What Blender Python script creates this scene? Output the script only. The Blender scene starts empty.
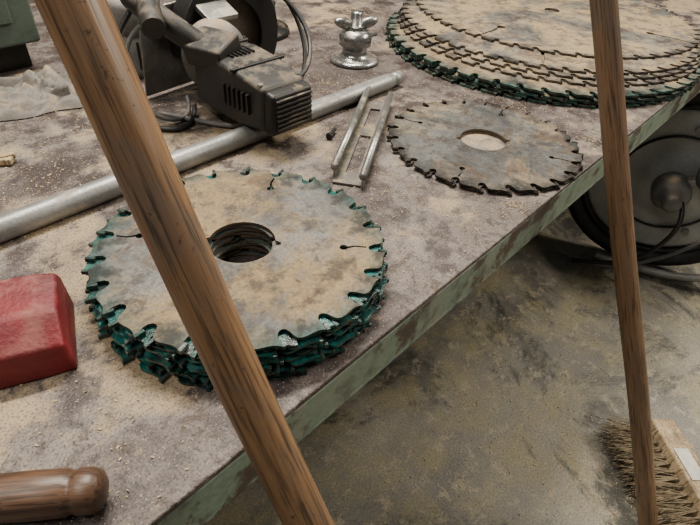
import bpy, bmesh, math, random
from mathutils import Vector, Matrix, Euler
from mathutils import noise as mn
random.seed(7)
T=0.65   # bench top height
D=bpy.data
def link(o,parent=None):
    bpy.context.scene.collection.objects.link(o)
    if parent: o.parent=parent
    return o
def empty(name,loc=(0,0,0),rotz=0):
    e=D.objects.new(name,None);e.location=loc;e.rotation_euler=(0,0,rotz);e.empty_display_size=.05
    return link(e)
# ---------------------------------------------------------------- materials
class NT:
    def __init__(s,name):
        s.m=D.materials.new(name);s.m.use_nodes=True;s.t=s.m.node_tree;s.b=s.t.nodes['Principled BSDF']
    def n(s,typ,**k):
        x=s.t.nodes.new(typ)
        for a,v in k.items(): setattr(x,a,v)
        return x
    def l(s,a,b): s.t.links.new(a,b)
    def coord(s,kind='Object',scale=(1,1,1)):
        if kind=='World': c=s.n('ShaderNodeNewGeometry').outputs['Position']
        else: c=s.n('ShaderNodeTexCoord').outputs[kind]
        mp=s.n('ShaderNodeMapping');mp.inputs['Scale'].default_value=scale
        s.l(c,mp.inputs[0]);return mp.outputs[0]
    def noise(s,co,scale,detail=6,rough=.6,dist=0):
        x=s.n('ShaderNodeTexNoise');x.inputs['Scale'].default_value=scale;x.inputs['Detail'].default_value=detail
        x.inputs['Roughness'].default_value=rough;x.inputs['Distortion'].default_value=dist
        s.l(co,x.inputs['Vector']);return x.outputs[0]
    def ramp(s,f,stops):
        x=s.n('ShaderNodeValToRGB');e=x.color_ramp.elements
        while len(e)<len(stops): e.new(.5)
        for i,(p,c) in enumerate(stops):
            e[i].position=p
            if not hasattr(c,'__len__'): c=(c,c,c)
            e[i].color=(*c,1)
        s.l(f,x.inputs[0]);return x.outputs[0]
    def mix(s,f,a,b,mode='MIX'):
        x=s.n('ShaderNodeMix',data_type='RGBA',blend_type=mode)
        for v,i in ((f,0),(a,6),(b,7)):
            if hasattr(v,'links') : s.l(v,x.inputs[i])
            elif i==0: x.inputs[0].default_value=v
            else: x.inputs[i].default_value=(*v,1)
        return x.outputs[2]
    def math(s,op,a,b=0):
        x=s.n('ShaderNodeMath',operation=op)
        for v,i in ((a,0),(b,1)):
            if hasattr(v,'links'): s.l(v,x.inputs[i])
            else: x.inputs[i].default_value=v
        return x.outputs[0]
    def up(s):
        g=s.n('ShaderNodeNewGeometry');x=s.n('ShaderNodeSeparateXYZ');s.l(g.outputs['Normal'],x.inputs[0]);return x.outputs[2]
    def bump(s,h,strength=.3,dist=.002):
        x=s.n('ShaderNodeBump');x.inputs['Strength'].default_value=strength;x.inputs['Distance'].default_value=dist
        s.l(h,x.inputs['Height']);s.l(x.outputs[0],s.b.inputs['Normal'])
    def done(s,col,rough=.6,metal=0):
        for v,k in ((col,'Base Color'),(rough,'Roughness'),(metal,'Metallic')):
            if hasattr(v,'links'): s.l(v,s.b.inputs[k])
            elif k=='Base Color': s.b.inputs[k].default_value=(*v,1)
            else: s.b.inputs[k].default_value=v
        return s.m
DUST=(.36,.255,.14)
def simple(name,c1,c2,scale=12,rough=.6,metal=0,dust=0.0,fine=250,bump=.25,coord='Object',dcol=DUST):
    t=NT(name);co=t.coord(coord)
    a=t.noise(co,scale);col=t.mix(t.ramp(a,[(.35,0),(.65,1)]),c1,c2)
    f=t.noise(co,fine,3)
    col=t.mix(.35,col,t.ramp(f,[(.3,.35),(.7,1)]),'MULTIPLY')
    if dust>0:
        up=t.ramp(t.up(),[(.2,0),(.9,1)])
        dn=t.ramp(t.noise(co,scale*1.7,8,.7),[(.62-dust*.3,0),(.80-dust*.3,1)])
        fct=t.math('MULTIPLY',up,dn);col=t.mix(t.math('MULTIPLY',fct,.85),col,dcol)
        rg=t.math('ADD',t.math('MULTIPLY',fct,.5),rough)
        t.bump(f,bump,.0015);return t.done(col,rg,t.math('MULTIPLY',t.math('SUBTRACT',1,fct),metal))
    t.bump(f,bump,.0015);return t.done(col,rough,metal)

# bench top
t=NT('bench_top_worn');co=t.coord('World')
n1=t.noise(co,5,8,.65,.6);n2=t.noise(co,16,8,.7);n3=t.noise(co,420,2,.6);n4=t.noise(co,2.2,5,.6,1)
col=t.ramp(n1,[(.31,(.045,.034,.033)),(.45,(.118,.093,.086)),(.56,(.20,.168,.150)),(.70,(.22,.20,.18))])
col=t.mix(t.ramp(n2,[(.41,.95),(.50,0)]),col,(.040,.027,.025))
st=t.ramp(t.noise(co,38,6,.75,.8),[(.52,0),(.60,.85)])
col=t.mix(st,col,(.065,.043,.035))
dm=t.ramp(t.math('ADD',t.math('MULTIPLY',n4,.6),t.math('MULTIPLY',n2,.5)),[(.555,0),(.62,1)])
g=t.n('ShaderNodeSeparateXYZ');t.l(co,g.inputs[0])
back=t.ramp(t.math('ADD',t.math('MULTIPLY',g.outputs[1],.9),t.math('MULTIPLY',n2,1.1)),[(1.05,0),(1.22,1)])
dm=t.math('MAXIMUM',dm,t.math('MULTIPLY',back,.9))
col=t.mix(t.math('MULTIPLY',dm,.8),col,(.40,.305,.185))
col=t.mix(.85,col,t.ramp(n3,[(.32,.16),(.48,.8),(.72,1.0)]),'MULTIPLY')
v=t.n('ShaderNodeTexVoronoi');v.inputs['Scale'].default_value=260;t.l(co,v.inputs['Vector'])
sp=t.math('MULTIPLY',t.ramp(v.outputs['Distance'],[(.10,1),(.20,0)]),t.ramp(n1,[(.4,.75),(.6,.15)]))
col=t.mix(sp,col,(.46,.39,.30))
t.bump(t.math('ADD',n3,t.math('MULTIPLY',n2,1.5)),.6,.0015)
M_top=t.done(col,t.ramp(n2,[(.3,.45),(.6,.75)]),0)
# bench skirt, pale green paint
t=NT('bench_paint_green');co=t.coord('World');n2=t.noise(co,13,9,.75);n3=t.noise(co,200,3);n5=t.noise(co,3.3,4,.6)
st=t.noise(t.coord('World',(30,30,4)),1.2,6,.7)
col=t.mix(t.ramp(n3,[(.3,0),(.7,1)]),(.14,.205,.155),(.22,.29,.22))
col=t.mix(t.ramp(st,[(.44,0),(.68,.6)]),col,(.26,.25,.195))
col=t.mix(t.ramp(t.noise(co,30,6,.7),[(.51,0),(.61,.65)]),col,(.08,.08,.064))
col=t.mix(t.ramp(t.math('ADD',t.math('MULTIPLY',n2,.65),t.math('MULTIPLY',n5,.35)),[(.512,0),(.55,.92)]),col,(.06,.032,.024))
t.bump(n2,.5,.001);M_skirt=t.done(col,.55)
# floor
t=NT('floor_concrete');co=t.coord('World');n1=t.noise(co,2.0,8,.68,.5);n2=t.noise(co,7,9,.75);n3=t.noise(co,240,4,.7)
col=t.ramp(n1,[(.32,(.055,.053,.048)),(.46,(.16,.150,.128)),(.62,(.28,.255,.205))])
col=t.mix(t.ramp(n2,[(.46,0),(.59,.8)]),col,(.27,.235,.135))
col=t.mix(t.ramp(t.noise(co,3.3,9,.75,.6),[(.52,0),(.59,.85)]),col,(.038,.038,.035))
col=t.mix(t.ramp(t.noise(co,26,6,.75,.2),[(.54,0),(.62,.7)]),col,(.36,.31,.22))
col=t.mix(.7,col,t.ramp(n3,[(.35,.3),(.6,1)]),'MULTIPLY')
t.bump(t.math('ADD',t.math('MULTIPLY',n3,.4),n2),.4,.003);M_floor=t.done(col,t.ramp(n1,[(.4,.35),(.6,.75)]))
M_wall=simple('wall_plaster',(.20,.20,.19),(.28,.27,.25),3,.8)
# saw blade steel (radius-driven paint at rim)
def blade_mat(name,r0,r1,teal,heavy,seed,base1=(.075,.077,.080),base2=(.19,.185,.178),dmin=.5,dcol=(.30,.215,.11),rgh=.52,spec=.5):
    t=NT(name);co=t.coord('Object')
    mp=t.n('ShaderNodeMapping');mp.inputs['Location'].default_value=(seed,seed*.7,0);t.l(co,mp.inputs[0]);cn=mp.outputs[0]
    s=t.n('ShaderNodeSeparateXYZ');t.l(co,s.inputs[0])
    r=t.math('SQRT',t.math('ADD',t.math('POWER',s.outputs[0],2),t.math('POWER',s.outputs[1],2)))
    n1=t.noise(cn,9,8,.68,.8);n2=t.noise(cn,24,7,.7);n3=t.noise(cn,330,3)
    col=t.mix(t.ramp(n1,[(.40,0),(.58,1)]),base1,base2)
    cv=t.n('ShaderNodeCombineXYZ');t.l(r,cv.inputs[0]);sc=t.noise(cv.outputs[0],900,2)
    col=t.mix(.3,col,t.ramp(sc,[(.35,.4),(.65,1)]),'MULTIPLY')
    up=t.ramp(t.up(),[(.5,0),(.9,1)])
    rn=t.math('ADD',r,t.math('MULTIPLY',t.math('SUBTRACT',n2,.5),(r1-r0)*3.4))
    rim=t.n('ShaderNodeMapRange');rim.inputs[1].default_value=r0;rim.inputs[2].default_value=r1;t.l(rn,rim.inputs[0])
    outer=t.math('GREATER_THAN',r,r0*.55)
    side0=t.math('SUBTRACT',1,up)
    side=t.math('MULTIPLY',side0,outer)
    bore=t.math('SUBTRACT',side0,side)
    dust=t.math('MULTIPLY',up,t.ramp(t.noise(cn,6,9,.75,.5),[(dmin-.06,0),(dmin+.06,1)]))
    tf=t.math('MAXIMUM',rim.outputs[0],side)
    paint=t.mix(t.ramp(n2,[(.42,0),(.56,1)]),teal,tuple(c*.12 for c in teal))
    dust=t.math('MULTIPLY',dust,t.math('SUBTRACT',1,t.math('MULTIPLY',rim.outputs[0],.4)))
    col=t.mix(t.math('MULTIPLY',dust,heavy),col,dcol)
    col=t.mix(t.ramp(n2,[(.52,0),(.61,.75)]),col,(.052,.046,.042))
    col=t.mix(t.ramp(t.noise(cn,14,8,.75,1.2),[(.52,0),(.61,.65)]),col,(.10,.062,.038))
    col=t.mix(t.ramp(t.noise(cn,60,5,.7,.4),[(.57,0),(.65,.6)]),col,(.05,.042,.037))
    col=t.mix(t.math('MULTIPLY',t.math('MULTIPLY',tf,t.math('SUBTRACT',1,t.math('MULTIPLY',dust,.75))),.92),col,paint)
    wear=t.math('MULTIPLY',side,t.ramp(t.noise(cn,70,5,.7),[(.53,0),(.60,.7)]))
    col=t.mix(wear,col,(.16,.125,.075))
    col=t.mix(t.math('MULTIPLY',bore,.9),col,(.13,.10,.075))
    col=t.mix(.6,col,t.ramp(n3,[(.3,.35),(.65,1)]),'MULTIPLY')
    met=t.math('MULTIPLY',t.math('SUBTRACT',1,t.math('MAXIMUM',tf,dust)),.3)
    t.b.inputs['Specular IOR Level'].default_value=spec
    t.bump(t.math('ADD',n3,n2),.5,.0008)
    return t.done(col,t.math('ADD',t.math('MULTIPLY',dust,.35),rgh),met)
TEAL=(.006,.080,.068)
M_blade=blade_mat('blade_steel_teal_rim',.126,.154,TEAL,.82,3.1,dmin=.485,spec=.3)
M_blade_low=blade_mat('blade_steel_teal_full',.105,.125,(.004,.135,.120),.3,1.3,(.05,.08,.08),(.10,.13,.13),.56,rgh=.26)
M_blade2=blade_mat('blade_steel_dark_rim',.135,.158,(.022,.020,.018),.6,8.4,(.070,.073,.075),(.165,.162,.155),.54,spec=.3)
M_big=blade_mat('big_blade_teal',.325,.356,(.005,.10,.085),.8,5.5,(.13,.11,.09),(.22,.20,.17),.47)
M_big2=blade_mat('big_blade_dusty',.335,.356,(.08,.058,.045),.9,9.5,(.10,.10,.10),(.20,.195,.18),.485,dcol=(.34,.25,.135))
M_tip=simple('carbide_tip',(.01,.045,.04),(.10,.12,.11),40,.3,.5)
M_tip2=simple('carbide_tip_dark',(.022,.02,.018),(.10,.085,.075),40,.4,.4)
# wood pole
def wood(name,c1,c2,c3,zs=2.5,rough=.42):
    t=NT(name);a=t.coord('Object',(60,60,zs));b=t.coord('Object',(9,9,.8));c=t.coord('Object',(350,350,14))
    n1=t.noise(a,1,6,.65,.6);n2=t.noise(b,1,5,.6,.5);n3=t.noise(c,1,3)
    col=t.mix(t.ramp(n1,[(.33,0),(.66,1)]),c1,c2)
    col=t.mix(t.ramp(n2,[(.45,0),(.7,.75)]),col,c3)
    gr=t.ramp(t.noise(t.coord('Object',(26,26,9)),1,8,.75,.5),[(.49,0),(.63,.75)])
    col=t.mix(gr,col,(.12,.088,.065))
    col=t.mix(.8,col,t.ramp(n3,[(.36,.22),(.5,1)]),'MULTIPLY')
    sp=t.ramp(t.noise(t.coord('Object'),110,4,.7),[(.64,0),(.70,.8)])
    col=t.mix(sp,col,(.04,.025,.018))
    t.bump(t.math('ADD',n1,n3),.3,.001);return t.done(col,rough)
M_wood=wood('worn_handle_wood',(.145,.075,.034),(.31,.18,.09),(.11,.06,.030))
M_wood2=wood('worn_handle_wood_pale',(.12,.067,.035),(.27,.16,.085),(.095,.052,.027))
M_woodd=wood('turned_handle_wood',(.038,.020,.013),(.12,.062,.034),(.034,.017,.011),12)
M_block=wood('broom_block_wood',(.34,.24,.13),(.48,.37,.23),(.28,.19,.1),6,.7)
M_red=simple('red_enamel_worn',(.10,.004,.009),(.20,.010,.016),18,.55,0,.55,dcol=(.26,.115,.10),bump=.5)
M_alu=simple('aluminium_tube',(.20,.20,.195),(.33,.33,.32),14,.42,.45,.38,dcol=(.34,.275,.20))
M_steel=simple('bright_steel',(.22,.22,.21),(.38,.38,.36),20,.35,.8,.35)
M_black=simple('black_plastic',(.010,.010,.010),(.024,.022,.020),18,.5,0,.55,dcol=(.20,.155,.11))
M_dark=simple('dark_iron',(.006,.006,.006),(.014,.014,.014),14,.45,.2,.15)
M_grey=simple('grey_casting',(.15,.15,.145),(.28,.27,.26),14,.45,.3,.5)
M_cable=simple('grey_cable',(.08,.08,.08),(.17,.16,.16),14,.6,0,.4)
M_bcable=simple('black_cable',(.010,.010,.010),(.025,.025,.025),14,.45,0,.2)
M_cab=simple('cabinet_green_grey',(.055,.08,.065),(.09,.12,.095),5,.55,0,.3)
M_cloth=simple('grey_canvas',(.12,.11,.095),(.21,.195,.175),18,.9,0,.3)
M_chip=simple('sawdust_flakes',(.36,.26,.14),(.54,.41,.25),90,.9,0,0,coord='World')
M_bristle=simple('straw_bristle',(.13,.10,.06),(.32,.25,.16),60,.8)
M_label=simple('paper_label',(.50,.48,.42),(.62,.60,.54),60,.7)
M_web=simple('dull_channel_web',(.10,.09,.08),(.21,.195,.175),25,.6,.4,.4)
M_rubber=simple('tyre_rubber',(.012,.012,.012),(.03,.03,.03),30,.65)
M_dish=simple('wheel_painted_steel',(.24,.25,.245),(.44,.45,.44),7,.4,.2,0)
M_chrome=simple('dull_chrome',(.25,.25,.25),(.46,.46,.45),16,.25,.9,.4)
# ---------------------------------------------------------------- mesh helpers
def mkobj(name,bm,mat,parent=None,loc=(0,0,0),rot=(0,0,0),smooth=False,bevel=0,seg=2):
    me=D.meshes.new(name);bmesh.ops.recalc_face_normals(bm,faces=bm.faces[:]);bm.to_mesh(me);bm.free()
    for m in (mat if isinstance(mat,list) else [mat]): me.materials.append(m)
    o=D.objects.new(name,me);o.location=loc;o.rotation_euler=rot;link(o,parent)
    if smooth:
        for p in me.polygons:p.use_smooth=True
    if bevel:
        b=o.modifiers.new('b','BEVEL');b.width=bevel;b.segments=seg;b.limit_method='ANGLE';b.angle_limit=math.radians(30)
        for p in me.polygons:p.use_smooth=True
        o.modifiers.new('w','WEIGHTED_NORMAL')
    return o
def addbox(bm,c,s,rot=None):
    m=Matrix.Translation(c)@(rot if rot else Matrix())@Matrix.Diagonal((*s,1))
    return bmesh.ops.create_cube(bm,size=1,matrix=m)
def box(name,c,s,mat,parent=None,rot=(0,0,0),bevel=.003,seg=2):
    bm=bmesh.new();addbox(bm,(0,0,0),s);return mkobj(name,bm,mat,parent,c,rot,bevel=bevel,seg=seg)
def addcyl(bm,p0,p1,r0,r1=None,seg=32,caps=True):
    p0=Vector(p0);p1=Vector(p1);d=p1-p0
    m=Matrix.Translation((p0+p1)/2)@d.to_track_quat('Z','Y').to_matrix().to_4x4()
    return bmesh.ops.create_cone(bm,cap_ends=caps,segments=seg,radius1=r0,radius2=r0 if r1 is None else r1,depth=d.length,matrix=m)
def lathe(name,prof,mat,parent=None,loc=(0,0,0),rot=(0,0,0),seg=48):
    bm=bmesh.new();rings=[]
    for r,z in prof:
        rings.append([bm.verts.new((max(r,1e-5)*math.cos(2*math.pi*i/seg),max(r,1e-5)*math.sin(2*math.pi*i/seg),z)) for i in range(seg)])
    for a,b in zip(rings,rings[1:]):
        for i in range(seg): bm.faces.new((a[i],a[(i+1)%seg],b[(i+1)%seg],b[i]))
    bm.faces.new(rings[0][::-1]);bm.faces.new(rings[-1])
    o=mkobj(name,bm,mat,parent,loc,rot,smooth=True)
    return o
def tube(name,pts,r,mat,parent=None,res=8,fill=True):
    c=D.curves.new(name,'CURVE');c.dimensions='3D';c.bevel_depth=r;c.bevel_resolution=4;c.resolution_u=res;c.use_fill_caps=fill
    s=c.splines.new('NURBS');s.points.add(len(pts)-1);s.use_endpoint_u=True;s.order_u=min(4,len(pts))
    for p,q in zip(s.points,pts): p.co=(*q,1)
    tmp=D.objects.new('tmp',c);link(tmp);dg=bpy.context.evaluated_depsgraph_get();dg.update()
    me=D.meshes.new_from_object(tmp.evaluated_get(dg));D.objects.remove(tmp)
    me.materials.clear();me.materials.append(mat)
    for p in me.polygons:p.use_smooth=True
    o=D.objects.new(name,me);return link(o,parent)
def pole(name,base,top,r0,r1,mat,parent=None):
    base=Vector(base);top=Vector(top);L=(top-base).length;bm=bmesh.new();seg=40;rings=[];N=24
    for k in range(N+1):
        z=L*k/N;r=r0+(r1-r0)*k/N;dx=.0035*math.sin(k*.55+r0*90)
        if k==0:r*=.93
        rings.append([bm.verts.new((r*math.cos(2*math.pi*i/seg)+dx,r*math.sin(2*math.pi*i/seg),z)) for i in range(seg)])
    for a,b in zip(rings,rings[1:]):
        for i in range(seg): bm.faces.new((a[i],a[(i+1)%seg],b[(i+1)%seg],b[i]))
    bm.faces.new(rings[0][::-1]);bm.faces.new(rings[-1])
    o=mkobj(name,bm,mat,parent,base,smooth=True);o.rotation_euler=(top-base).to_track_quat('Z','Y').to_euler();return o
# ---------------------------------------------------------------- saw blade mesh
def blade_mesh(name,R,N,bore,thick,mat,tipmat,slots=4,depth=.018,notch=True,slot_ang=-52,tipw=.0012):
    c=D.curves.new(name,'CURVE');c.dimensions='2D';c.fill_mode='BOTH';c.extrude=thick/2
    def spl(pts):
        s=c.splines.new('POLY');s.points.add(len(pts)-1);s.use_cyclic_u=True
        for p,q in zip(s.points,pts): p.co=(q[0],q[1],0,1)
    prof=[(0,0),(-.045,-.28),(-.065,-.55),(-.04,-.82),(.03,-.97),(.11,-1.0),(.18,-.92),(.235,-.72),(.27,-.46),(.31,-.28),(.40,-.18),(.52,-.17),(.66,-.20),(.79,-.19),(.88,-.12),(.95,-.03)]
    out=[]
    pa=2*math.pi/N
    for k in range(N):
        j=random.uniform(-.02,.02)
        for f,d in prof:
            a=(k+f+j)*pa;r=R+d*depth;out.append((r*math.cos(a),r*math.sin(a)))
    spl(out)
    b=[];nn=64
    for i in range(nn):
        a=2*math.pi*i/nn;r=bore
        if notch and i in (55,56,23,24): r=bore*1.17
        b.append((r*math.cos(a),r*math.sin(a)))
    spl(b)
    for s in range(slots):
        kt=round((math.radians(slot_ang)+s*2*math.pi/slots)/pa)
        a=(kt+.10)*pa;ca,sa=math.cos(a),math.sin(a)
        w=.0012*R/.157;ro=R-depth-.0025;ri=R*.70;kr=.0045*R/.157
        loc=[(ro,-w),(ro,w),((ro+ri)/2,w+.001)]
        for q in range(11):
            th=math.radians(25+q*31)
            loc.append((ri+kr*math.cos(th),kr*math.sin(th)-.002))
        loc.append(((ro+ri)/2,-w+.001))
        spl([(x*ca-y*sa,x*sa+y*ca) for x,y in loc])
    tmp=D.objects.new('tmp',c);link(tmp);dg=bpy.context.evaluated_depsgraph_get();dg.update()
    me=D.meshes.new_from_object(tmp.evaluated_get(dg));D.objects.remove(tmp)
    me.materials.clear();me.materials.append(mat);me.materials.append(tipmat)
    bm=bmesh.new();bm.from_mesh(me)
    for k in range(N):
        a=(k-.015)*pa
        m=Matrix.Rotation(a,4,'Z')@Matrix.Translation((R-depth*.22,.0004,0))@Matrix.Rotation(math.radians(-12),4,'Z')@Matrix.Diagonal((depth*.5,.0034,thick+tipw,1))
        r=bmesh.ops.create_cube(bm,size=1,matrix=m)
        for v in r['verts']:
            for f in v.link_faces:f.material_index=1
    bm.to_mesh(me);bm.free();me.name=name
    return me
def put(me,name,parent,loc,rz,tilt=(0,0)):
    o=D.objects.new(name,me);o.location=loc;o.rotation_euler=(tilt[0],tilt[1],rz);return link(o,parent)
me_top=blade_mesh('panel_blade_top',.157,22,.036,.0032,M_blade,M_tip,depth=.020)
me_low=blade_mesh('panel_blade_low',.157,22,.036,.0030,M_blade_low,M_tip,depth=.020)
st=empty('circular_saw_blade_stack',(.263,.378,T))
z=.0024
for i in range(10):
    top=i==9;k=(9-i)/9
    ox=0 if top else (.0022 if i%2 else -.0022)
    put(me_top if top else me_low,'blade_%d'%(i+1),st,(0,0,z) if top else (ox+random.uniform(-.002,.002)-.0035*k,-ox+random.uniform(-.002,.002)-.0035*k,z),0 if top else random.uniform(0,6.28))
    z+=.0046
me_b2=blade_mesh('single_blade',.160,24,.038,.0032,M_blade2,M_tip2,slot_ang=-160,depth=.019)
s2=empty('circular_saw_blade',(.748,.365,T))
put(me_b2,'blade',s2,(0,0,.0070),0)
put(me_b2,'blade_under',s2,(.001,-.001,.0024),2.9)
# large stack
big=empty('large_saw_blade_stack',(1.295,.558,T))
mb=blade_mesh('large_blade_teal',.364,48,.02,.0036,M_big,M_tip,4,.024,False)
mb2=blade_mesh('large_blade_dusty',.360,50,.02,.0036,M_big2,M_tip2,4,.020,False)
z=.003
for i in range(5):
    put(mb,'blade_%d'%(i+1),big,(random.uniform(-.004,.004),random.uniform(-.004,.004),z),random.uniform(0,6.28));z+=.0052
for i,(dx,dy) in enumerate(((.045,.010),(.064,.018),(.082,.026),(.17,.05))):
    put(mb2,'blade_%d'%(i+6),big,(dx,dy,z),random.uniform(0,6.28));z+=.0052
# ---------------------------------------------------------------- room and bench
bm=bmesh.new();addbox(bm,(1.5,.5,-.02),(9,8,.04));mkobj('floor',bm,M_floor)
bm=bmesh.new();addbox(bm,(1.5,2.1,1.3),(9,.05,2.6));mkobj('wall_back',bm,M_wall)
wb=empty('workbench',(0,0,0))
x0,x1,y0,y1=-.9,3.0,.207,1.95
bm=bmesh.new();addbox(bm,((x0+x1)/2,(y0+y1)/2,T-.004),(x1-x0,y1-y0,.008));mkobj('top',bm,M_top,wb,bevel=.002)
box('skirt_front',((x0+x1)/2,y0+.004,T-.034),(x1-x0,.008,.052),M_skirt,wb,bevel=.0015)
box('skirt_lip',((x0+x1)/2,y0+.02,T-.062),(x1-x0,.04,.005),M_skirt,wb,bevel=.001)
box('skirt_end',(x1-.004,(y0+y1)/2,T-.034),(.008,y1-y0,.052),M_skirt,wb,bevel=.001)
for i,(lx,ly) in enumerate(((-.8,.32),(1.1,.5),(2.9,.32),(-.8,1.85),(1.1,1.85),(2.9,1.85))):
    box('leg_%d'%(i+1),(lx,ly,(T-.06)/2),(.06,.06,T-.06),M_skirt,wb,bevel=.002)
box('lower_rail',(1,.5,.15),(3.6,.05,.05),M_skirt,wb)
box('lower_shelf',(1,1.1,.19),(3.6,1.2,.02),M_dark,wb)
# ---------------------------------------------------------------- pipe
bm=bmesh.new();addcyl(bm,(-.35,.618,T+.0152),(.80,.618,T+.0152),.015,seg=40,caps=False)
addcyl(bm,(.80,.618,T+.0152),(.815,.618,T+.0152),.015,.0128,seg=40,caps=False)
addcyl(bm,(.815,.618,T+.0152),(.84,.618,T+.0152),.0128,.0128,seg=40)
mkobj('metal_pipe',bm,M_alu,smooth=True)
# ---------------------------------------------------------------- channel bracket
br=empty('u_channel_bracket',(.612,.506,T),math.atan2(.165,.264))
L=.30;W=.044
for s,o1 in ((1,.012),(-1,-.004)):
    bm=bmesh.new();addbox(bm,(o1,s*W/2,.011),(L,.0035,.022));mkobj('flange_%d'%(1 if s>0 else 2),bm,M_steel,br,bevel=.001)
    bm=bmesh.new();addcyl(bm,(-L/2+o1,s*W/2,.021),(L/2+o1,s*W/2,.021),.0056,seg=20);mkobj('rolled_edge_%d'%(1 if s>0 else 2),bm,M_steel,br,smooth=True)
    box('web_strip_%d'%(1 if s>0 else 2),(0,s*.0155,.0025),(L-.02,.013,.003),M_web,br,bevel=.0006)
bm=bmesh.new();addbox(bm,(-L/2+.016,0,.0027),(.032,W,.0034));addbox(bm,(.02,0,.0027),(.03,W-.004,.0034));addbox(bm,(L/2-.02,0,.0027),(.03,W,.0034));mkobj('web',bm,M_web,br,bevel=.0008)
# ---------------------------------------------------------------- red block
rb=empty('red_metal_block',(.014,.452,T),-.41)
bm=bmesh.new()
prof=[(-.048,0),(.046,0),(.046,.044),(.036,.056),(-.020,.056),(-.047,.036)]
sec=[(-.14,1,1),(.060,1,1),(.078,.97,.93)]
R=[[bm.verts.new((x+(.003 if (x>.07 and zz<.02) else 0),y*sy,zz*sz)) for y,zz in prof] for x,sy,sz in sec]
n=len(prof)
for a,b in zip(R,R[1:]):
    for i in range(n): bm.faces.new((a[i],a[(i+1)%n],b[(i+1)%n],b[i]))
bm.faces.new(R[0][::-1]);bm.faces.new(R[-1]);mkobj('body',bm,M_red,rb,bevel=.0035,seg=3)
# ---------------------------------------------------------------- chisel with turned handle
ch=empty('wood_handled_chisel',(.030,.243,T+.0175))
d=Vector((-.052,.044,0)).normalized()
lathe('handle',[(.002,0),(.009,.0008),(.0145,.004),(.0165,.010),(.0165,.018),(.0150,.021),(.0150,.0235),(.0168,.027),(.0172,.05),(.0165,.08),(.015,.11),(.013,.13),(.011,.14)],M_woodd,ch,rot=d.to_track_quat('Z','Y').to_euler())
bm=bmesh.new();addcyl(bm,d*.135,d*.165,.0115,.0100,24);addcyl(bm,d*.16,d*.20,.005,.006,16)
addbox(bm,d*.26,(.13,.02,.004),Matrix.Rotation(math.atan2(d.y,d.x),4,'Z'));mkobj('steel_blade',bm,M_steel,ch,bevel=.001)
# ---------------------------------------------------------------- circular saw
cs=empty('circular_saw',(.50,.66,T+.035))
def loft(name,secs,mat,parent,bev=.008,seg=4):
    bm=bmesh.new();R=[]
    for y,w,z0,z1,cx in secs: R.append([bm.verts.new(p) for p in ((cx-w/2,y,z0),(cx+w/2,y,z0),(cx+w/2*.93,y,z1),(cx-w/2*.93,y,z1))])
    for a,b in zip(R,R[1:]):
        for i in range(4): bm.faces.new((a[i],a[(i+1)%4],b[(i+1)%4],b[i]))
    bm.faces.new(R[0][::-1]);bm.faces.new(R[-1]);return mkobj(name,bm,mat,parent,bevel=bev,seg=seg)
loft('motor_housing',[(-.088,.088,.0,.066,0),(-.03,.100,-.002,.078,0),(.03,.100,-.002,.084,0),(.085,.086,.0,.080,0)],M_black,cs)
loft('end_cap',[(-.106,.082,.0,.060,0),(-.086,.086,.0,.064,0)],M_dark,cs,.006)
bm=bmesh.new()
for i in range(7): addbox(bm,(0,-.1075,.009+i*.0072),(.068,.005,.0030))
mkobj('end_grille',bm,M_black,cs,bevel=.0006)
bm=bmesh.new()
for i in range(6): addbox(bm,(.0485,-.06+i*.011,.038),(.005,.004,.03));addbox(bm,(-.0485,-.06+i*.011,.038),(.005,.004,.03));addbox(bm,(-.02+i*.008,.02,.0835),(.003,.03,.003))
mkobj('vent_slots',bm,M_dark,cs)
bm=bmesh.new();addbox(bm,(0,-.028,.0785),(.102,.006,.006));addbox(bm,(.0,.055,.0835),(.096,.006,.006));mkobj('housing_seams',bm,M_dark,cs,bevel=.002)
bm=bmesh.new()
for sx in (-.036,.036):
    for sy in (-.075,.07): addcyl(bm,(sx,sy,.06),(sx,sy,.0815 if sy>0 else .070),.0045,seg=12)
mkobj('housing_screws',bm,M_steel,cs)
lathe('gear_case',[(.03,0),(.054,.002),(.058,.012),(.054,.034),(.04,.044)],M_grey,cs,(0.02,.130,.050),(math.pi/2,0,0))
def guard(name,R,w,y,a0,a1,mat,parent,cx,cz,t=.004):
    bm=bmesh.new();n=40;rows=[]
    for k in range(n+1):
        a=a0+(a1-a0)*k/n;c,s=math.cos(a),math.sin(a);rows.append([bm.verts.new((cx+r*c,yy,cz+r*s)) for r,yy in ((R*.62,y-w/2),(R,y-w/2),(R,y+w/2),(R*.62,y+w/2),(R*.62,y+w/2-t),(R-t,y+w/2-t),(R-t,y-w/2+t),(R*.62,y-w/2+t))])
    for a,b in zip(rows,rows[1:]):
        for i in range(8): bm.faces.new((a[i],a[(i+1)%8],b[(i+1)%8],b[i]))
    bm.faces.new(rows[0]);bm.faces.new(rows[-1][::-1]);return mkobj(name,bm,mat,parent,smooth=False,bevel=.002)
GX=.085
guard('upper_guard',.105,.04,.165,math.radians(-40),math.radians(190),M_dark,cs,GX,.055)
guard('lower_guard',.086,.02,.165,math.radians(190),math.radians(318),M_steel,cs,GX,.055)
mc=blade_mesh('fitted_blade_mesh',.084,24,.010,.002,M_blade2,M_tip2,0,.008,False,tipw=.0006)
o=put(mc,'fitted_blade',cs,(GX,.165,.055),0);o.rotation_euler=(math.pi/2,0,0)
bm=bmesh.new();addcyl(bm,(GX,.12,.055),(GX,.178,.055),.012,seg=24);addcyl(bm,(GX,.172,.055),(GX,.182,.055),.022,seg=6);mkobj('arbor',bm,M_chrome,cs)
box('base_shoe',(.05,.205,.045),(.24,.004,.15),M_steel,cs,rot=(.15,0,.1),bevel=.002)
box('shoe_bracket',(.045,.135,.112),(.06,.05,.010),M_steel,cs,rot=(.4,0,0),bevel=.002)
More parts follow.
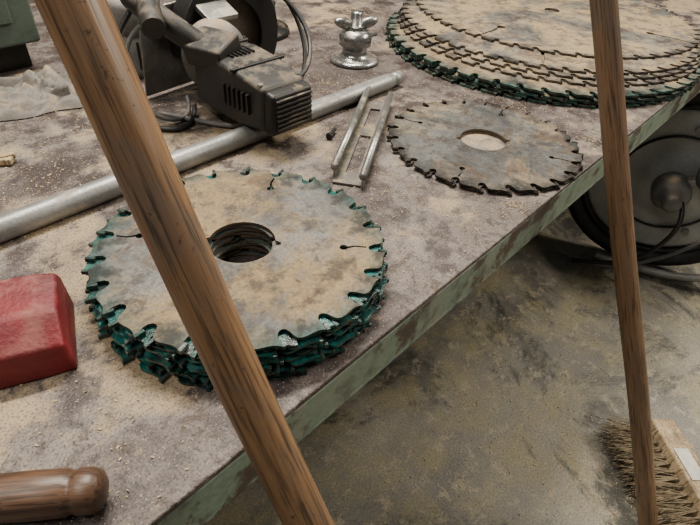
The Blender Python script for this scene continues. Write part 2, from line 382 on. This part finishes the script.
tube('grip',[(-.02,.060,.075),(-.055,.085,.105),(-.078,.11,.13),(-.088,.15,.145),(-.07,.19,.14)],.019,M_black,cs)
tube('grip_crossbar',[(-.108,.065,.125),(-.088,.11,.140),(-.065,.145,.150)],.017,M_black,cs)
box('trigger_block',(-.025,.05,.085),(.06,.07,.035),M_black,cs,rot=(0,-.3,.3),bevel=.006)
tube('power_cord',[(.02,.20,.12),(.10,.19,.16),(.17,.14,.14),(.20,.07,.08),(.16,.02,.03),(.10,-.01,.02),(.05,0,.03)],.0042,M_bcable,cs,16)
tube('power_cord_loop',[(.03,.18,.17),(.13,.16,.19),(.20,.12,.12),(.19,.05,.02),(.13,.03,-.025),(.07,.04,-.02)],.0042,M_bcable,cs,16)
tube('grey_cord',[(-.06,.19,.13),(-.11,.20,.08),(-.12,.19,-.0),(-.11,.16,-.030),(-.08,.12,-.030),(-.05,.05,-.030),(-.02,.0,-.030),(0.0,-.02,-.010)],.0042,M_cable,cs,16)
tube('grey_cord_loop',[(-.05,.15,.12),(-.12,.17,.09),(-.13,.13,-.0),(-.10,.08,-.030),(-.05,.09,-.030),(-.04,.12,-.01)],.0038,M_cable,cs,16)
tube('black_cord',[(-.08,.18,.12),(-.15,.19,.04),(-.15,.17,-.029),(-.13,.10,-.030),(-.10,.05,-.030),(-.06,.07,-.030),(-.04,.10,-.02)],.0040,M_bcable,cs,16)
# ---------------------------------------------------------------- second tool behind
dr=empty('angle_grinder',(.485,1.0,T))
lathe('body',[(.03,0),(.046,.004),(.048,.02),(.048,.075),(.040,.082),(.040,.088),(.050,.094),(.050,.13),(.044,.145),(.02,.15)],M_grey,dr,(0,0,.0),(.12,.05,0))
bm=bmesh.new()
for i in range(14):
    a=2*math.pi*i/14;addbox(bm,(.0485*math.cos(a),.0485*math.sin(a)-.005,.045),(.006,.004,.05),Matrix.Rotation(a,4,'Z'))
mkobj('cooling_fins',bm,M_dark,dr)
lathe('head',[(.02,0),(.034,.004),(.036,.03),(.03,.05),(.018,.06)],M_chrome,dr,(.085,.03,.0))
box('gear_neck',(.05,.015,.03),(.06,.035,.03),M_grey,dr,bevel=.005)
tube('cord',[(-.0,-.0,.145),(-.03,-.01,.19),(-.08,-.02,.12),(-.10,-.03,.03),(-.09,-.06,.006),(-.05,-.08,.006)],.0045,M_cable,dr,16)
# ---------------------------------------------------------------- flange clamp (chromed)
fc=empty('wing_nut_flange_clamp',(.868,.765,T))
lathe('flange',[(.03,.0),(.052,.001),(.053,.006),(.046,.010),(.030,.013),(.026,.022),(.026,.030),(.034,.036),(.035,.055),(.028,.064),(.014,.068),(.012,.098),(.009,.102)],M_chrome,fc)
for s in (1,-1):
    bm=bmesh.new();bmesh.ops.create_uvsphere(bm,u_segments=24,v_segments=14,radius=1,matrix=Matrix.Translation((s*.021,-s*.012,.078))@Matrix.Rotation(-.52,4,'Z')@Matrix.Rotation(-s*.25,4,'Y')@Matrix.Diagonal((.024,.009,.011,1)))
    mkobj('wing_%d'%(1 if s>0 else 2),bm,M_chrome,fc,smooth=True)
bm=bmesh.new();bmesh.ops.create_cone(bm,cap_ends=True,segments=6,radius1=.022,radius2=.02,depth=.012,matrix=Matrix.Translation((0,0,.068)));mkobj('hex_nut',bm,M_chrome,fc,bevel=.001)
bm=bmesh.new();addcyl(bm,(.0,.0,.045),(.055,-.012,.050),.005,.004,16);mkobj('clamp_lever',bm,M_chrome,fc,smooth=True)
vb=empty('router_base',(.82,1.05,T))
lathe('ring',[(.05,.0),(.085,.0),(.088,.006),(.085,.014),(.06,.018),(.055,.06),(.045,.075),(.02,.08)],M_dark,vb)
lathe('knob',[(.008,0),(.012,.02),(.022,.03),(.024,.045),(.014,.055)],M_black,vb,(.06,.02,.01))
# ---------------------------------------------------------------- cabinet and cloth (upper left)
cb=empty('steel_cabinet',(0,0,0))
box('carcass',(.00,1.42,T+.265),(.74,.62,.43),M_cab,cb,bevel=.006)
box('plinth',(.00,1.43,T+.026),(.70,.58,.052),M_dark,cb,bevel=.002)
box('door_panel',(.00,1.108,T+.27),(.66,.008,.36),M_cab,cb,bevel=.003)
box('door_handle',(.2,1.098,T+.27),(.012,.014,.10),M_steel,cb,bevel=.003)
bm=bmesh.new();bmesh.ops.create_grid(bm,x_segments=70,y_segments=36,size=.5)
for v in bm.verts:
    x,y=v.co.x,v.co.y
    h=.016+.05*abs(mn.noise(Vector((x*7+y*4,y*6,1))))+.016*mn.noise(Vector((x*20,y*20,3)))
    e=min(1,(.5-abs(x))*8,(.5-abs(y))*5);v.co=Vector((x*.34+.03*mn.noise(Vector((y*4,x*4,7))),y*.12+.02*mn.noise(Vector((x*6,2,y))),.002+max(0,h*max(0,e))))
mkobj('canvas_rag',bm,M_cloth,None,(.21,.985,T),(0,0,-.15),smooth=True)
bm=bmesh.new();addbox(bm,(0,0,.006),(.04,.016,.010));addbox(bm,(.012,.006,.010),(.02,.012,.008),Matrix.Rotation(.5,4,'Z'))
mkobj('wood_offcut',bm,M_block,None,(.160,.800,T+.0),(0,0,-.7),bevel=.002)
bm=bmesh.new();addcyl(bm,(0,0,.004),(.022,.01,.004),.003,seg=12);addcyl(bm,(-.005,-.002,.004),(0,0,.004),.006,seg=6);mkobj('hex_bolt',bm,M_dark,None,(.57,.545,T+.002))
# ---------------------------------------------------------------- poles
pole('wooden_pole',(.142,-.186,.016),(.104,.62,T+.95),.0185,.0150,M_wood)
bro=empty('broom',(0,0,0))
pole('handle',(.746,-.178,.008),(.744,.41,T+.58),.0168,.0160,M_wood2,bro)
hd=Vector((.67,.74,0)).normalized();sd=Vector((-.74,.67,0)).normalized()
ra=math.atan2(hd.y,hd.x)
box('block',(.885,-.215,.040),(.34,.060,.062),M_block,bro,rot=(.15,0,ra),bevel=.006)
box('paper_label',Vector((.925,-.17,.0735)),(.07,.035,.001),M_label,bro,rot=(.15,0,ra),bevel=.0002)
bm=bmesh.new();C=Vector((.885,-.215,.036))
for i in range(20):
    for j in range(4):
        b0=C+hd*(-.155+i*.0163)+sd*.028+Vector((0,0,-.020+j*.013))
        for k in range(16):
            b=b0+Vector([random.uniform(-.003,.003) for _ in range(3)])
            e=b+sd*random.uniform(.075,.10)+hd*(random.uniform(-.02,.02)+(i-9.5)*.0022)+Vector((0,0,random.uniform(-.012,.014)))
            e.z=max(e.z,.003);b.z=max(b.z,.003);addcyl(bm,b,e,.0009,.0006,4,False)
mkobj('bristles',bm,M_bristle,bro)
# ---------------------------------------------------------------- wheeled machine at right
wm=empty('wheeled_dust_extractor',(1.63,.185,.295),math.atan2(-.32,-.95));wm.scale=(1.12,1.12,1.12)
def ring(name,R,r,mat,x=0):
    bm=bmesh.new();n=72;m=16;V=[]
    for i in range(n):
        a=2*math.pi*i/n;V.append([bm.verts.new((x+r*1.1*math.sin(2*math.pi*k/m),(R+r*math.cos(2*math.pi*k/m))*math.cos(a),(R+r*math.cos(2*math.pi*k/m))*math.sin(a))) for k in range(m)])
    for i in range(n):
        for k in range(m): bm.faces.new((V[i][k],V[(i+1)%n][k],V[(i+1)%n][(k+1)%m],V[i][(k+1)%m]))
    return mkobj(name,bm,mat,wm,smooth=True)
ring('tyre',.235,.024,M_rubber);ring('rim_lip',.205,.007,M_dark,.012);ring('dish_groove',.13,.003,M_dark,.010)
Q=(0,math.pi/2,0)
lathe('wheel_dish',[(.20,-.012),(.205,0),(.19,.006),(.17,.000),(.13,.008),(.12,.002),(.08,.020),(.05,.03),(.03,.032)],M_dish,wm,(0,0,0),Q,72)
bm=bmesh.new()
for i in range(5):
    a=2*math.pi*i/5+.3;addcyl(bm,(.004,.15*math.cos(a),.15*math.sin(a)),(.014,.15*math.cos(a),.15*math.sin(a)),.009,seg=6)
mkobj('wheel_bolts',bm,M_grey,wm)
lathe('hub',[(.045,0),(.045,.05),(.036,.062),(.022,.064),(.022,.10),(.012,.104)],M_grey,wm,(.018,0,0),Q)
bm=bmesh.new();addcyl(bm,(-.35,0,0),(0,0,0),.018,seg=20);mkobj('axle',bm,M_steel,wm)
lathe('drum_body',[(.17,0),(.175,.01),(.175,.26),(.15,.29),(.05,.30)],M_dark,wm,(-.42,0,-.10),(0,0,0))
tube('frame_tube',[(-.06,.33,-.10),(-.02,.29,-.12),(.05,.24,-.20),(.07,.12,-.246),(.05,-.1,-.246)],.011,M_alu,wm,12)
tube('hose',[(.0,-.02,.02),(.12,.06,.0),(.13,.02,-.14),(.11,-.04,-.22),(.10,-.16,-.25)],.006,M_bcable,wm,12)
tube('hose_loop',[(.05,.16,.08),(.11,.15,.0),(.12,.08,-.12),(.10,.0,-.20),(.12,-.08,-.246),(.08,-.2,-.246)],.005,M_cable,wm,12)
lathe('motor_can',[(.02,0),(.036,.003),(.038,.012),(.038,.085),(.030,.094),(.012,.098)],M_grey,wm,(.06,.13,.075),(math.pi/2,0,.2))
box('motor_bracket',(.045,.08,.050),(.03,.12,.02),M_grey,wm,rot=(.3,0,0),bevel=.004)
# ---------------------------------------------------------------- sawdust flakes
def flake(bm,p,s):
    a=random.uniform(0,6.28);q=Euler((random.uniform(-.5,.5),random.uniform(-.5,.5),a)).to_matrix()
    vs=[bm.verts.new(Vector(p)+q@Vector(w)) for w in ((-s,-s*.4,0),(s,-s*.3,0),(s*.8,s*.4,0),(-s*.7,s*.4,s*.3))];bm.faces.new(vs)
bm=bmesh.new()
cl=[(random.uniform(0,1.1),random.uniform(.22,1.1),random.uniform(.02,.10)) for _ in range(30)]
def blocked(x,y):
    return y<.212 or math.hypot(x-.263,y-.378)<.165 or math.hypot(x-.748,y-.365)<.165 or math.hypot(x-1.295,y-.558)<.37
for i in range(15000):
    if random.random()<.5:
        x=random.uniform(-.15,1.3);y=random.uniform(.212,1.08)
    else:
        c=random.choice(cl);x=random.gauss(c[0],c[2]);y=random.gauss(c[1],c[2]*.7)
    if blocked(x,y) or y>1.08: continue
    flake(bm,(x,y,T+.0009),random.choice((.0004,.0006,.0008,.0011,.0018)))
mkobj('sawdust',bm,M_chip,wb)
bm=bmesh.new()
for i in range(4000):
    flake(bm,(random.uniform(.3,2),random.uniform(-.6,.3),.0012),random.uniform(.001,.003))
mkobj('sawdust_scatter',bm,M_chip)
# ---------------------------------------------------------------- lights
def area(name,loc,sx,sy,e,col,target=(.5,.4,.6)):
    l=D.lights.new(name,'AREA');l.shape='RECTANGLE';l.size=sx;l.size_y=sy;l.energy=e;l.color=col
    o=D.objects.new(name,l);o.location=loc;o.rotation_euler=(Vector(target)-Vector(loc)).to_track_quat('-Z','Y').to_euler();link(o)
area('ceiling_tube_light',(.8,1.0,2.6),1.2,.12,104,(1,.92,.79))
area('ceiling_tube_light.001',(-.8,.5,2.6),1.2,.2,28,(1,.93,.82))
area('ceiling_tube_light.002',(2.6,-.8,2.6),1.5,.2,94,(1,.91,.76),(1.2,-.1,0))
w=D.worlds.new('w');bpy.context.scene.world=w;w.use_nodes=True
w.node_tree.nodes['Background'].inputs[0].default_value=(1,.97,.93,1);w.node_tree.nodes['Background'].inputs[1].default_value=.15
# ---------------------------------------------------------------- camera
cam=D.cameras.new('camera');cam.sensor_width=36;cam.lens=36*526/700;cam.clip_start=.01
co=D.objects.new('camera',cam);link(co)
Rt=Vector((.67954864,-.73168191,.05343656));U=Vector((.443834,.46802014,.7641784));F=Vector((.58414489,.49557943,-.64278761))
m=Matrix((Rt,U,-F)).transposed().to_4x4();m.translation=(0,0,T+.40);co.matrix_world=m
bpy.context.scene.camera=co
